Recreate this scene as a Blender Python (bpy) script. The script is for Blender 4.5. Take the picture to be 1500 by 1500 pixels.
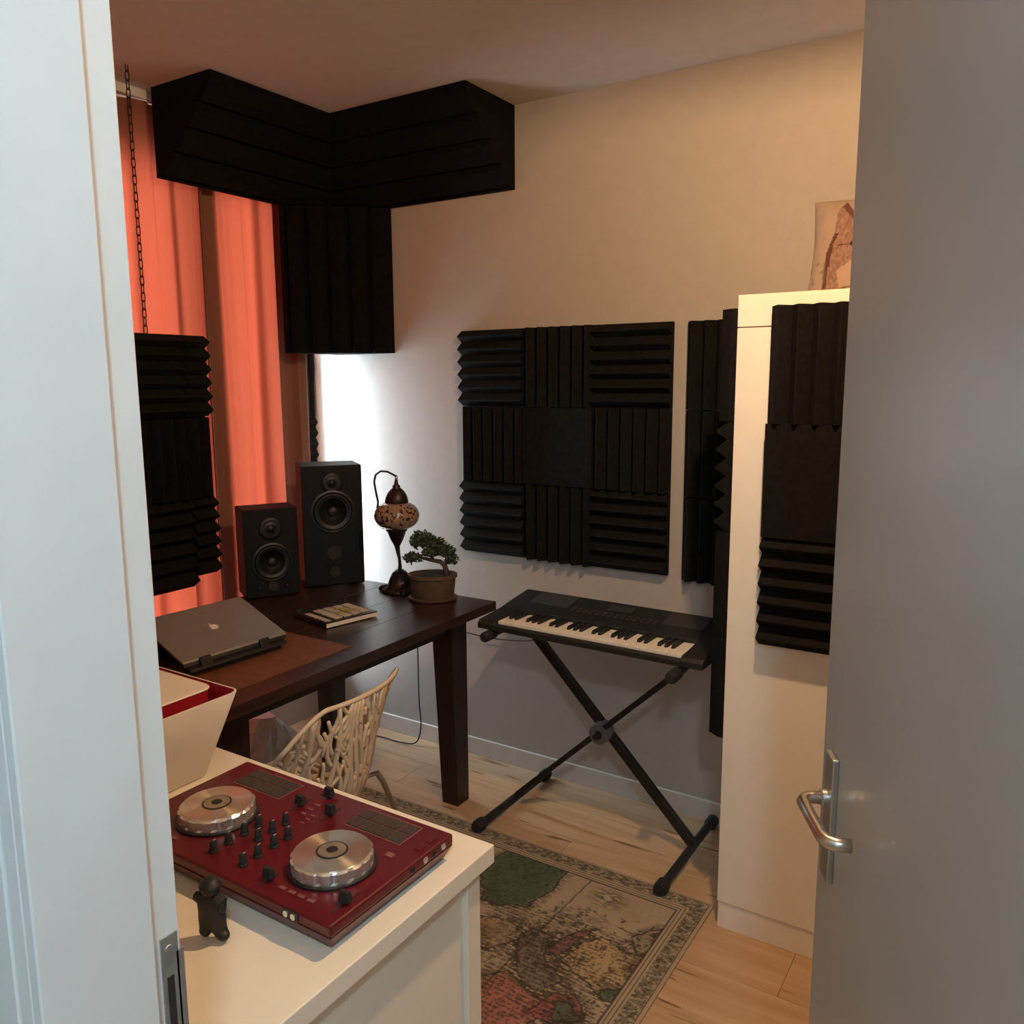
import bpy, bmesh, math, random
import numpy as np
from mathutils import Vector, Matrix
for o in list(bpy.data.objects): bpy.data.objects.remove(o)
scene = bpy.context.scene
COL = scene.collection
random.seed(7)
PI = math.pi
rad = math.radians

# ------------------------------------------------------------------ camera
YAW, PITCH, ROLL = rad(-32.583), rad(8.91), rad(-0.326)
fwd = Vector((math.sin(YAW)*math.cos(PITCH), math.cos(YAW)*math.cos(PITCH), -math.sin(PITCH)))
rt = Vector((math.cos(YAW), -math.sin(YAW), 0)); up = rt.cross(fwd)
R_ = rt*math.cos(ROLL)+up*math.sin(ROLL); U_ = up*math.cos(ROLL)-rt*math.sin(ROLL)
cd = bpy.data.cameras.new('camera'); cam = bpy.data.objects.new('camera', cd); COL.objects.link(cam)
M = Matrix((R_, U_, -fwd)).transposed().to_4x4(); M.translation = Vector((2.68, -2.78, 1.595))
cam.matrix_world = M
cd.sensor_fit = 'HORIZONTAL'; cd.sensor_width = 36; cd.lens = 36*1214/1500
cd.clip_start = .02
scene.camera = cam

# ------------------------------------------------------------------ light
SKY = 54.0; LAMP = 22.5; HALL = 18.0
w = bpy.data.worlds.new('overcast_sky'); scene.world = w; w.use_nodes = True
bg = w.node_tree.nodes['Background']
bg.inputs[0].default_value = (.74, .87, 1.0, 1); bg.inputs[1].default_value = SKY
pl = bpy.data.lights.new('window_portal', 'AREA'); pl.shape = 'RECTANGLE'; pl.size = 1.34; pl.size_y = 2.09
pl.cycles.is_portal = True
po = bpy.data.objects.new('window_portal', pl); COL.objects.link(po)
po.location = (-.28, -.75, 1.405); po.rotation_euler = (0, rad(-90), rad(0)); po.rotation_euler = (rad(90), 0, rad(-90))
scene.view_settings.view_transform = 'Standard'; scene.view_settings.look = 'None'
scene.view_settings.exposure = 0.0; scene.view_settings.gamma = 1.0
scene.view_settings.use_curve_mapping = False

# ------------------------------------------------------------------ materials
def mat(name, col, rough=.5, metal=0., var=.12, scale=18., bump=0., bscale=120., stretch=None, spec=.5, coat=0.):
    m = bpy.data.materials.new(name); m.use_nodes = True
    nt = m.node_tree; b = nt.nodes['Principled BSDF']
    b.inputs['Roughness'].default_value = rough; b.inputs['Metallic'].default_value = metal
    b.inputs['Specular IOR Level'].default_value = spec
    if coat: b.inputs['Coat Weight'].default_value = coat; b.inputs['Coat Roughness'].default_value = .08
    tc = nt.nodes.new('ShaderNodeTexCoord'); mp = nt.nodes.new('ShaderNodeMapping')
    nt.links.new(tc.outputs['Object'], mp.inputs[0])
    if stretch: mp.inputs['Scale'].default_value = stretch
    n = nt.nodes.new('ShaderNodeTexNoise'); n.inputs['Scale'].default_value = scale; n.inputs['Detail'].default_value = 4
    nt.links.new(mp.outputs[0], n.inputs['Vector'])
    r = nt.nodes.new('ShaderNodeValToRGB')
    r.color_ramp.elements[0].position = .3; r.color_ramp.elements[1].position = .7
    r.color_ramp.elements[0].color = tuple(max(0, c*(1-var)) for c in col)+(1,)
    r.color_ramp.elements[1].color = tuple(min(1, c*(1+var)) for c in col)+(1,)
    nt.links.new(n.outputs['Fac'], r.inputs[0]); nt.links.new(r.outputs[0], b.inputs['Base Color'])
    if bump:
        n2 = nt.nodes.new('ShaderNodeTexNoise'); n2.inputs['Scale'].default_value = bscale; n2.inputs['Detail'].default_value = 3
        nt.links.new(mp.outputs[0], n2.inputs['Vector'])
        bp = nt.nodes.new('ShaderNodeBump'); bp.inputs['Strength'].default_value = bump; bp.inputs['Distance'].default_value = .002
        nt.links.new(n2.outputs['Fac'], bp.inputs['Height']); nt.links.new(bp.outputs[0], b.inputs['Normal'])
    return m
def vcol_mat(name, rough=.9, bump=.3):
    m = bpy.data.materials.new(name); m.use_nodes = True; nt = m.node_tree; b = nt.nodes['Principled BSDF']
    a = nt.nodes.new('ShaderNodeVertexColor'); a.layer_name = 'print'
    n = nt.nodes.new('ShaderNodeTexNoise'); n.inputs['Scale'].default_value = 220
    tc = nt.nodes.new('ShaderNodeTexCoord'); nt.links.new(tc.outputs['Object'], n.inputs['Vector'])
    bp = nt.nodes.new('ShaderNodeBump'); bp.inputs['Strength'].default_value = bump; bp.inputs['Distance'].default_value = .002
    nt.links.new(n.outputs['Fac'], bp.inputs['Height']); nt.links.new(bp.outputs[0], b.inputs['Normal'])
    nt.links.new(a.outputs['Color'], b.inputs['Base Color']); b.inputs['Roughness'].default_value = rough
    b.inputs['Specular IOR Level'].default_value = .1
    return m
def floor_mat():
    m = bpy.data.materials.new('light_knotty_laminate'); m.use_nodes = True; nt = m.node_tree; b = nt.nodes['Principled BSDF']
    N = nt.nodes.new; L = nt.links.new
    tc = N('ShaderNodeTexCoord'); oi = N('ShaderNodeObjectInfo'); ad = N('ShaderNodeVectorMath'); ad.operation = 'ADD'
    mu = N('ShaderNodeMath'); mu.operation = 'MULTIPLY'; mu.inputs[1].default_value = 37.; L(oi.outputs['Random'], mu.inputs[0])
    L(tc.outputs['Object'], ad.inputs[0]); L(mu.outputs[0], ad.inputs[1])
    mp = N('ShaderNodeMapping'); mp.inputs['Scale'].default_value = (1.2, 14, 1); L(ad.outputs[0], mp.inputs[0])
    n = N('ShaderNodeTexNoise'); n.inputs['Scale'].default_value = 2.2; n.inputs['Detail'].default_value = 6; L(mp.outputs[0], n.inputs['Vector'])
    r = N('ShaderNodeValToRGB'); e = r.color_ramp.elements
    e[0].position = .28; e[0].color = (.45, .28, .15, 1); e[1].position = .72; e[1].color = (.56, .385, .235, 1); L(n.outputs['Fac'], r.inputs[0])
    mp2 = N('ShaderNodeMapping'); mp2.inputs['Scale'].default_value = (2.6, 22, 1); L(ad.outputs[0], mp2.inputs[0])
    n2 = N('ShaderNodeTexNoise'); n2.inputs['Scale'].default_value = 1.6; n2.inputs['Detail'].default_value = 2; L(mp2.outputs[0], n2.inputs['Vector'])
    r2 = N('ShaderNodeValToRGB'); e = r2.color_ramp.elements
    e[0].position = .675; e[0].color = (0, 0, 0, 1); e[1].position = .72; e[1].color = (.85, .85, .85, 1); L(n2.outputs['Fac'], r2.inputs[0])
    mx = N('ShaderNodeMix'); mx.data_type = 'RGBA'; L(r2.outputs[0], mx.inputs[0]); L(r.outputs[0], mx.inputs[6]); mx.inputs[7].default_value = (.16, .075, .03, 1)
    L(mx.outputs[2], b.inputs['Base Color']); b.inputs['Roughness'].default_value = .42
    return m
def curtain_mat():
    m = bpy.data.materials.new('salmon_curtain_cloth'); m.use_nodes = True; nt = m.node_tree; nt.nodes.clear()
    N = nt.nodes.new; L = nt.links.new
    o = N('ShaderNodeOutputMaterial'); mx = N('ShaderNodeMixShader'); d = N('ShaderNodeBsdfDiffuse'); t = N('ShaderNodeBsdfTranslucent')
    tc = N('ShaderNodeTexCoord'); mp = N('ShaderNodeMapping'); mp.inputs['Scale'].default_value = (90, 90, 14); L(tc.outputs['Object'], mp.inputs[0])
    n = N('ShaderNodeTexNoise'); n.inputs['Scale'].default_value = 3; L(mp.outputs[0], n.inputs['Vector'])
    r = N('ShaderNodeValToRGB'); e = r.color_ramp.elements
    e[0].color = (.56, .066, .030, 1); e[1].color = (.86, .130, .060, 1); L(n.outputs['Fac'], r.inputs[0])
    L(r.outputs[0], t.inputs[0]); d.inputs[0].default_value = (.20, .10, .068, 1)
    mx.inputs[0].default_value = .043; L(d.outputs[0], mx.inputs[1]); L(t.outputs[0], mx.inputs[2]); L(mx.outputs[0], o.inputs[0])
    return m
def glass_mat():
    m = bpy.data.materials.new('window_glass'); m.use_nodes = True; nt = m.node_tree; nt.nodes.clear()
    N = nt.nodes.new; L = nt.links.new
    o = N('ShaderNodeOutputMaterial'); mx = N('ShaderNodeMixShader'); t = N('ShaderNodeBsdfTransparent'); g = N('ShaderNodeBsdfGlossy')
    t.inputs[0].default_value = (.95, .97, .97, 1); g.inputs['Roughness'].default_value = .02
    f = N('ShaderNodeFresnel'); f.inputs[0].default_value = 1.15; L(f.outputs[0], mx.inputs[0]); L(t.outputs[0], mx.inputs[1]); L(g.outputs[0], mx.inputs[2]); L(mx.outputs[0], o.inputs[0])
    return m
def mosaic_mat():
    m = bpy.data.materials.new('mosaic_glass'); m.use_nodes = True; nt = m.node_tree; b = nt.nodes['Principled BSDF']
    N = nt.nodes.new; L = nt.links.new
    tc = N('ShaderNodeTexCoord'); v = N('ShaderNodeTexVoronoi'); v.inputs['Scale'].default_value = 110; L(tc.outputs['Object'], v.inputs['Vector'])
    r = N('ShaderNodeValToRGB'); r.color_ramp.interpolation = 'CONSTANT'; e = r.color_ramp.elements
    e[0].color = (.26, .16, .10, 1); e[1].position = .58; e[1].color = (.045, .016, .012, 1)
    x = e.new(.7); x.color = (.34, .20, .12, 1); x = e.new(.88); x.color = (.09, .03, .02, 1)
    L(v.outputs['Color'], r.inputs[0]); L(r.outputs[0], b.inputs['Base Color']); b.inputs['Roughness'].default_value = .15
    v2 = N('ShaderNodeTexVoronoi'); v2.feature = 'DISTANCE_TO_EDGE'; v2.inputs['Scale'].default_value = 110; L(tc.outputs['Object'], v2.inputs['Vector'])
    bp = N('ShaderNodeBump'); bp.inputs['Strength'].default_value = .5; bp.inputs['Distance'].default_value = .002; L(v2.outputs[0], bp.inputs['Height']); L(bp.outputs[0], b.inputs['Normal'])
    return m
def brushed(name, col, rough):
    m = mat(name, col, rough, .85, .06, 30)
    b = m.node_tree.nodes['Principled BSDF']; b.inputs['Anisotropic'].default_value = .9; b.inputs['Anisotropic Rotation'].default_value = .25
    tg = m.node_tree.nodes.new('ShaderNodeTangent'); tg.direction_type = 'RADIAL'; tg.axis = 'Z'; m.node_tree.links.new(tg.outputs[0], b.inputs['Tangent'])
    return m
MT = dict(
    wall=mat('white_wallpaper', (.44, .395, .35), .85, var=.03, bump=.35, bscale=260),
    ceil=mat('ceiling_paint', (.58, .53, .48), .9, var=.03),
    hall=mat('hall_paint', (.50, .50, .49), .8, var=.02),
    frame=mat('white_gloss_paint', (.74, .75, .75), .35, var=.02),
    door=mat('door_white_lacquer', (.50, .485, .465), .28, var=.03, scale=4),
    floor=floor_mat(), curtain=curtain_mat(), glass=glass_mat(), mosaic=mosaic_mat(),
    base=mat('skirting_white', (.62, .58, .53), .5, var=.03),
    foam=mat('charcoal_acoustic_foam', (.0085, .0081, .0073), .95, var=.3, scale=60, bump=.8, bscale=500, spec=.12),
    trap=mat('black_bass_trap_foam', (.0062, .0059, .0057), .95, var=.3, scale=60, bump=.8, bscale=500, spec=.1),
    wood=mat('espresso_wood', (.030, .013, .0085), .30, var=.5, scale=5, stretch=(14, 1.2, 14), bump=.15, bscale=40),
    legwood=mat('espresso_leg_wood', (.018, .009, .0065), .4, var=.4, scale=5, stretch=(14, 14, 1.2)),
    leather=mat('brown_leather_mat', (.15, .05, .017), .55, var=.2, scale=30, bump=.2),
    white=mat('white_laminate', (.82, .77, .66), .4, var=.02),
    cab=mat('white_wardrobe_foil', (.83, .77, .67), .45, var=.02),
    gap=mat('dark_gap', (.02, .018, .015), .8),
    black=mat('black_plastic', (.012, .012, .012), .45, var=.2),
    blackrub=mat('black_rubber', (.012, .012, .012), .75, var=.2),
    spk=mat('black_ash_vinyl', (.005, .005, .0055), .65, var=.3, scale=8, stretch=(8, 8, 1), spec=.25),
    cone=mat('woofer_cone', (.007, .0068, .0065), .5, var=.2),
    silver=mat('aluminium_lid', (.29, .275, .27), .45, .55, .04),
    logo=mat('pale_logo', (.75, .72, .68), .3),
    kbgrey=mat('keyboard_grey_plastic', (.013, .0135, .013), .5, var=.2, scale=40),
    ivory=mat('white_keys', (.80, .74, .64), .3, var=.03),
    grille=mat('speaker_grille', (.03, .03, .028), .6, var=.6, scale=300),
    stand=mat('black_powder_coat', (.012, .011, .010), .5, var=.2),
    hub=mat('grey_hub', (.14, .13, .12), .5),
    red=mat('red_controller_plastic', (.095, .0055, .0105), .34, var=.08, scale=6),
    redin=mat('red_plastic', (.36, .012, .022), .4, var=.06),
    bin=mat('cream_bin_plastic', (.80, .74, .66), .45, var=.02),
    jog=brushed('brushed_jog_metal', (.70, .655, .56), .30),
    chrome=mat('chrome_rim', (.72, .70, .66), .25, .75, .05),
    jogc=mat('jog_centre_label', (.22, .18, .13), .35, var=.3),
    pad=mat('dark_rubber_pad', (.045, .034, .029), .6, var=.15, scale=50),
    redline=mat('pad_outline', (.20, .075, .07), .5),
    steel=mat('satin_steel', (.62, .57, .50), .3, 1., .04),
    plate=mat('door_plate_steel', (.45, .44, .41), .38, .9, .04),
    galv=mat('galvanised_strike', (.42, .44, .44), .45, .8, .15, scale=60),
    chair=mat('ivory_chair_plastic', (.62, .50, .35), .45, var=.05),
    bronze=mat('dark_bronze', (.035, .020, .016), .4, .6, .4, scale=60, bump=.8, bscale=90),
    leaf=mat('dark_green_foliage', (.030, .048, .016), .6, var=.5, scale=25),
    bark=mat('bonsai_bark', (.05, .028, .018), .8, var=.4, scale=60),
    clay=mat('brown_clay', (.095, .052, .032), .7, var=.25, scale=30, bump=.4, bscale=60),
    soil=mat('soil', (.02, .014, .01), .95, bump=.8),
    iron=mat('dark_iron_chain', (.035, .02, .015), .45, .7),
    rail=mat('white_rail', (.75, .75, .74), .4),
    cable=mat('black_cable', (.012, .012, .012), .5),
    padcream=mat('cream_pad', (.45, .39, .30), .6), padyel=mat('yellow_pad', (.36, .30, .10), .6), padwhite=mat('cream_edge', (.75, .66, .56), .5),
    bag=mat('white_bag', (.72, .70, .70), .6, var=.1), bagd=mat('grey_cloth', (.10, .085, .08), .9, bump=.5),
    toy=mat('black_toy', (.012, .013, .011), .5, var=.3), print=vcol_mat('rug_print'), pillow=vcol_mat('pillow_print', .85, .2),
    tagw=mat('white_print', (.55, .45, .42), .5), shade=mat('dark_lamp_shade_metal', (.05, .045, .04), .6),
)
def emis(name, col, s):
    m = bpy.data.materials.new(name); m.use_nodes = True; b = m.node_tree.nodes['Principled BSDF']
    b.inputs['Base Color'].default_value = (.9, .9, .9, 1); b.inputs['Emission Color'].default_value = col+(1,); b.inputs['Emission Strength'].default_value = s
    n = m.node_tree.nodes.new('ShaderNodeTexNoise'); return m

# ------------------------------------------------------------------ builders
class MB:
    def __init__(s): s.v = []; s.f = []
    def add(s, vs, fs):
        k = len(s.v); s.v += [tuple(v) for v in vs]; s.f += [tuple(i+k for i in f) for f in fs]; return s
    def box(s, x0, x1, y0, y1, z0, z1):
        x0, x1 = sorted((x0, x1)); y0, y1 = sorted((y0, y1)); z0, z1 = sorted((z0, z1))
        return s.add([(x0,y0,z0),(x1,y0,z0),(x1,y1,z0),(x0,y1,z0),(x0,y0,z1),(x1,y0,z1),(x1,y1,z1),(x0,y1,z1)],
                     [(3,2,1,0),(4,5,6,7),(0,1,5,4),(1,2,6,5),(2,3,7,6),(3,0,4,7)])
    def hexa(s, bot, top):   # two quads, ccw seen from above
        return s.add(list(bot)+list(top), [(3,2,1,0),(4,5,6,7),(0,1,5,4),(1,2,6,5),(2,3,7,6),(3,0,4,7)])
    def loops(s, rings, cap=True, closed=True):
        n = len(rings[0]); vs = [p for r in rings for p in r]; fs = []
        for i in range(len(rings)-1):
            for j in range(n if closed else n-1):
                a = i*n+j; b = i*n+(j+1) % n; fs.append((a, b, b+n, a+n))
        if cap: fs.append(tuple(range(n-1, -1, -1))); k = (len(rings)-1)*n; fs.append(tuple(k+j for j in range(n)))
        return s.add(vs, fs)
    def lathe(s, prof, n=24, c=(0,0,0), axis='z', cap=True):
        rings = []
        for r, h in prof:
            ring = []
            for j in range(n):
                a = 2*PI*j/n; p = (r*math.cos(a), r*math.sin(a), h)
                if axis == 'x': p = (h, r*math.cos(a), r*math.sin(a))
                elif axis == 'y': p = (r*math.sin(a), h, r*math.cos(a))
                ring.append((p[0]+c[0], p[1]+c[1], p[2]+c[2]))
            rings.append(ring)
        return s.loops(rings, cap)
    def tube(s, pts, r, n=8, closed=False, cap=True):
        pts = [Vector(p) for p in pts]; m = len(pts); rs = r if isinstance(r, (list, tuple)) else [r]*m
        rings = []; prev = None
        for i, p in enumerate(pts):
            if closed: t = (pts[(i+1) % m]-pts[i-1])
            else: t = pts[min(i+1, m-1)]-pts[max(i-1, 0)]
            t.normalize()
            if prev is None: a = t.orthogonal().normalized()
            else:
                a = prev-t*prev.dot(t)
                a = a.normalized() if a.length > 1e-6 else t.orthogonal().normalized()
            prev = a; b = t.cross(a)
            rings.append([p+(a*math.cos(2*PI*j/n)+b*math.sin(2*PI*j/n))*rs[i] for j in range(n)])
        if closed: rings.append(rings[0]); cap = False
        return s.loops(rings, cap)
    def bar(s, p, q, wx, wz):   # rectangular bar between two points
        p = Vector(p); q = Vector(q); t = (q-p).normalized(); upv = Vector((0,1,0)) if abs(t.y) < .9 else Vector((0,0,1))
        a = t.cross(upv).normalized(); b = a.cross(t).normalized()
        r = lambda c: [c+a*wx/2+b*wz/2, c-a*wx/2+b*wz/2, c-a*wx/2-b*wz/2, c+a*wx/2-b*wz/2]
        return s.loops([r(p), r(q)])
    def extrude(s, poly, z0, z1):
        return s.loops([[(x, y, z0) for x, y in poly], [(x, y, z1) for x, y in poly]])
    def build(s, name, m, parent=None, smooth=False, bevel=0., seg=2, loc=None, rot=None):
        me = bpy.data.meshes.new(name); me.from_pydata(s.v, [], s.f)
        bm = bmesh.new(); bm.from_mesh(me); bmesh.ops.recalc_face_normals(bm, faces=bm.faces)
        if bevel:
            es = [e for e in bm.edges if len(e.link_faces) == 2 and e.calc_face_angle(0) > .5]
            bmesh.ops.bevel(bm, geom=es, offset=bevel, segments=seg, affect='EDGES', profile=.5)
        bm.to_mesh(me); bm.free()
        if smooth:
            for p in me.polygons: p.use_smooth = True
            if smooth != 'all':
                me.set_sharp_from_angle(angle=rad(38))
        me.materials.append(MT[m] if isinstance(m, str) else m)
        o = bpy.data.objects.new(name, me); COL.objects.link(o)
        if parent: o.parent = parent
        if loc: o.location = loc
        if rot: o.rotation_euler = rot
        return o
def tag(o, label, cat, group=None):
    o['label'] = label; o['category'] = cat
    if group: o['group'] = group
    return o
def struct(o, label=None):
    o['kind'] = 'structure'
    if label: o['label'] = label
    return o
def thing(name, label, cat, loc=(0,0,0), rz=0., group=None):
    o = bpy.data.objects.new(name, None); COL.objects.link(o); o.empty_display_size = .05
    o.location = loc; o.rotation_euler = (0, 0, rz); return tag(o, label, cat, group)
def copy_part(o, parent, loc=None, rot=None):
    c = o.copy(); COL.objects.link(c); c.parent = parent
    if loc is not None: c.location = loc
    if rot is not None: c.rotation_euler = rot
    return c
def bx(name, m, b, parent=None, bevel=0.): return MB().box(*b).build(name, m, parent, bevel=bevel)
def vnoise(x, y, sc, seed=0):
    x = np.asarray(x)*sc; y = np.asarray(y)*sc; xi = np.floor(x).astype(np.int64); yi = np.floor(y).astype(np.int64); fx = x-xi; fy = y-yi
    h = lambda a, b: (np.sin((a*127.1+b*311.7+seed*74.7))*43758.5453) % 1.0
    fx = fx*fx*(3-2*fx); fy = fy*fy*(3-2*fy)
    return (h(xi,yi)*(1-fx)+h(xi+1,yi)*fx)*(1-fy)+(h(xi,yi+1)*(1-fx)+h(xi+1,yi+1)*fx)*fy
def inpoly(x, y, poly):
    r = np.zeros(x.shape, bool); n = len(poly)
    for i in range(n):
        x0, y0 = poly[i]; x1, y1 = poly[(i+1) % n]
        if y0 == y1: continue
        c = ((y0 > y) != (y1 > y)) & (x < (x1-x0)*(y-y0)/(y1-y0)+x0); r ^= c
    return r

# ------------------------------------------------------------------ setting
H = 2.615; YC = -2.36; YH = -2.48; XD = 4.55; XA = -.2
# floor: sub-floor slab with laminate planks
fl = struct(bx('floor', 'gap', (XA-.3, 4.65, -4.05, .12, -.06, -.008)), 'light knotty wood laminate floor')
row = 0; y = .0
while y > -4.0:
    x = XA-.02-((row*.47) % 1.28); wd = .192
    while x < XD:
        a, b = max(x, XA), min(x+1.28, XD); y0 = max(y-wd, -4.0)
        if b-a > .02:
            bx('plank', 'floor', (-(b-a)/2+.0006, (b-a)/2-.0006, -(y-y0)/2+.0006, (y-y0)/2-.0006, -.008, 0), fl).location = ((a+b)/2, (y+y0)/2, 0)
        x += 1.28
    y -= wd; row += 1
struct(bx('ceiling', 'ceil', (XA-.3, 4.65, -4.05, .12, H, H+.1)), 'plain painted ceiling')
struct(bx('wall_back', 'wall', (XA-.3, XD+.6, 0, .12, -.05, H+.05)), 'off-white textured wall behind the keyboard')
WY0, WY1, WZ0, WZ1 = -1.42, -.066, .36, 2.45
struct(MB().box(XA-.1, XA, WY1, .0, 0, H).box(XA-.1, XA, YC, WY0, 0, H).box(XA-.1, XA, WY0, WY1, 0, WZ0).box(XA-.1, XA, WY0, WY1, WZ1, H).build('wall_left', 'wall'), 'window wall behind the salmon curtains')
struct(bx('wall_right', 'wall', (XD, XD+.1, YC, 0, 0, H)), 'far right wall hidden behind the open door')
# doorway wall and hall
JL, JR, DH = 2.045, 2.858, 2.33
struct(MB().box(XA-.1, JL-.02, YH, YC, 0, H).box(JR+.02, 4.65, YH, YC, 0, H).box(JL-.02, JR+.02, YH, YC, DH+.02, H).build('wall_front', 'hall'), 'wall around the doorway')
struct(bx('wall_hall_left', 'hall', (1.2, 1.3, -4.0, YH, 0, H)), 'hall side wall')
struct(bx('wall_hall_right', 'hall', (3.6, 3.7, -4.0, YH, 0, H)), 'hall side wall')
struct(bx('wall_hall_back', 'hall', (1.2, 3.7, -4.1, -4.0, 0, H)), 'hall end wall')
# door frame: rebated jambs, head, strike plate
tr = MB()
tr.box(JL-.02, JL, YH-.012, YC, 0, DH+.02).box(JR, JR+.02, YH-.012, YC, 0, DH+.02).box(JL-.02, JR+.02, YH-.012, YC, DH, DH+.02)
tr.box(JL, JL+.014, YH-.012, YC-.034, 0, DH).box(JR-.014, JR, YH-.012, YC-.042, 0, DH).box(JL, JR, YH-.012, YC-.042, DH-.014, DH)
tr.box(JL-.085, JL-.02, YH-.014, YH, 0, DH+.085).box(JR+.02, JR+.085, YH-.014, YH, 0, DH+.085).box(JL-.02, JR+.02, YH-.014, YH, DH+.02, DH+.085)
jamb = struct(tr.build('trim_1', 'frame', bevel=.0015, seg=1), 'white painted door jamb with a metal strike plate')
sp = MB(); sp.box(JL, JL+.0018, YC-.021, YC-.004, .88, 1.1).box(JL-.004, JL+.0018, YC-.006, YC+.0015, .90, 1.08)
sp = sp.build('strike_plate', 'galv', jamb)
bx('bolt_hole', 'gap', (JL+.0012, JL+.0022, YC-.017, YC-.010, 1.0, 1.06), sp); bx('bolt_hole', 'gap', (JL+.0012, JL+.0022, YC-.017, YC-.010, .92, .975), sp)
for z in (1.088, .89): MB().lathe([(.0035, 0), (.003, .001)], 10, (JL+.0018, YC-.0135, z), 'x').build('screw', 'galv', sp)
# open door, hinged on the right jamb
HX, HY = 2.84, YC; FE = Vector((2.452, -1.600, 0)); dv = Vector((FE.x-HX, FE.y-HY, 0)); DL = dv.length; ang = math.atan2(dv.y, dv.x)
dr = bpy.data.objects.new('door_1', None); COL.objects.link(dr); dr.location = (HX, HY, 0); dr.rotation_euler = (0, 0, ang)
struct(dr, 'white door standing ajar into the room at right')
# local frame: +x to the free edge, +y = face towards the hall (left of travel)
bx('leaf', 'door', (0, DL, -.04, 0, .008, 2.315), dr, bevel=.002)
hx = DL-.058; HZ = 1.03
pt = MB().box(hx-.019, hx+.017, 0, .009, .913, 1.093).build('handle_plate', 'plate', dr, bevel=.002)
hl = [(hx, .004, HZ), (hx, .030, HZ), (hx-.003, .038, HZ), (hx-.012, .044, HZ), (hx-.06, .043, HZ), (hx-.102, .042, HZ), (hx-.112, .038, HZ), (hx-.118, .030, HZ), (hx-.121, .012, HZ)]
MB().tube(hl, .0085, 14).build('lever', 'steel', dr, smooth='all')
MB().lathe([(.012, .009), (.012, .016), (.0095, .018)], 16, (hx, 0, HZ), 'y').build('rose', 'plate', dr, smooth=True)
for z in (.3, 1.2, 2.05): MB().lathe([(.007, z-.05), (.007, z+.05)], 10, (0, .004, 0)).build('hinge', 'plate', dr)
# skirting boards
struct(bx('baseboard_back', 'base', (0, 1.92, -.012, 0, 0, .075), bevel=.002), 'low white skirting board under the keyboard')
struct(bx('baseboard_front', 'base', (.1, 1.9, YC, YC+.012, 0, .075), bevel=.002))
# window
win = bpy.data.objects.new('window_1', None); COL.objects.link(win); win.location = (XA, 0, 0); struct(win, 'tall white framed window behind the curtains')
fm = MB()
for (a, b) in ((WY0, WY0+.05), (WY1-.018, WY1), (-.71, -.60)): fm.box(-.036, .0, a, b, WZ0, WZ1)
for (a, b) in ((WZ0, WZ0+.07), (WZ1-.07, WZ1)): fm.box(-.034, -.002, WY0, WY1, a, b)
fm.build('window_frame', 'frame', win)
for (a, b) in ((WY0+.05, -.71), (-.60, WY1-.018)): bx('pane', 'glass', (-.026, -.021, a, b, WZ0+.07, WZ1-.07), win)
# curtain rail
tag(bx('curtain_rail', 'rail', (-.10, -.065, -1.8, -.05, H-.032, H), bevel=.004), 'white curtain rail fixed to the ceiling', 'curtain rail')

# ------------------------------------------------------------------ ceiling lamp (out of frame, behind the door)
LX, LY, LZ = 2.30, -1.27, 2.41
cl = thing('ceiling_lamp', 'round shaded lamp hanging just below the ceiling', 'lamp', (LX, LY, H))
MB().lathe([(.05, 0), (.05, -.02), (.012, -.03), (.012, -.10)], 20).build('canopy', 'shade', cl, smooth=True)
MB().loops([[(r*math.cos(2*PI*j/28), r*math.sin(2*PI*j/28), z) for j in range(28)] for r, z in ((.03, -.10), (.10, -.115), (.17, -.165), (.18, -.185), (.176, -.184), (.165, -.168), (.098, -.12), (.02, -.106))], cap=False).build('shade', 'shade', cl, smooth='all')
def lamp_light(name, loc, energy, col, r):
    l = bpy.data.lights.new(name, 'POINT'); l.energy = energy; l.color = col; l.shadow_soft_size = r
    o = bpy.data.objects.new(name, l); COL.objects.link(o); o.location = loc; return o
lamp_light('ceiling_lamp_bulb', (LX, LY, LZ), LAMP*PI, (1., .62, .325), .022)
hlmp = thing('hall_lamp', 'flush round ceiling lamp in the hall', 'lamp', (3.0, -3.2, H))
MB().lathe([(.14, 0), (.14, -.03), (.12, -.035)], 28).build('lamp_base', 'shade', hlmp, smooth=True)
lamp_light('hall_lamp_bulb', (3.0, -3.2, H-.12), HALL*PI, (.64, .87, 1.), .08)

# ------------------------------------------------------------------ acoustic foam
def tile_mesh(kind, w_=.3, h_=.3, n=6, base=.018, dep=.05):
    m = MB()
    g = .0012
    if kind == 'flat': m.box(g, w_-g, -.038, 0, g, h_-g); return m
    L = (w_ if kind == 'v' else h_)
    prof = [(g, 0), (g, -base)]
    for i in range(n):
        p = L/n; prof += [(max(i*p, g)+p*.06, -base-.001), (i*p+p*.47, -dep), (i*p+p*.53, -dep)]
    prof += [(L-g, -base), (L-g, 0)]
    if kind == 'v': m.loops([[(a, b, g) for a, b in prof], [(a, b, h_-g) for a, b in prof]])
    else: m.loops([[(g, b, a) for a, b in prof], [(w_-g, b, a) for a, b in prof]])
    return m
TM = {}
def tile(kind, loc, rz, label, group, w_=.3, h_=.3, n=6, parent=None, dep=.05):
    key = (kind, w_, h_, n, dep)
    if key not in TM:
        TM[key] = tile_mesh(kind, w_, h_, n, dep=dep).build('foam_tile', 'foam'); o = TM[key]
    else: o = TM[key].copy(); COL.objects.link(o)
    o.location = loc; o.rotation_euler = (0, 0, rz)
    if parent: o.parent = parent
    else: tag(o, label, 'foam tile', group)
    return o
PX = .678
kinds = [['h', 'v', 'h'], ['v', 'flat', 'v'], ['h', 'v', 'h']]
words = {'h': 'with horizontal ridges', 'v': 'with vertical ridges', 'flat': 'with a smooth face'}
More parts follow.
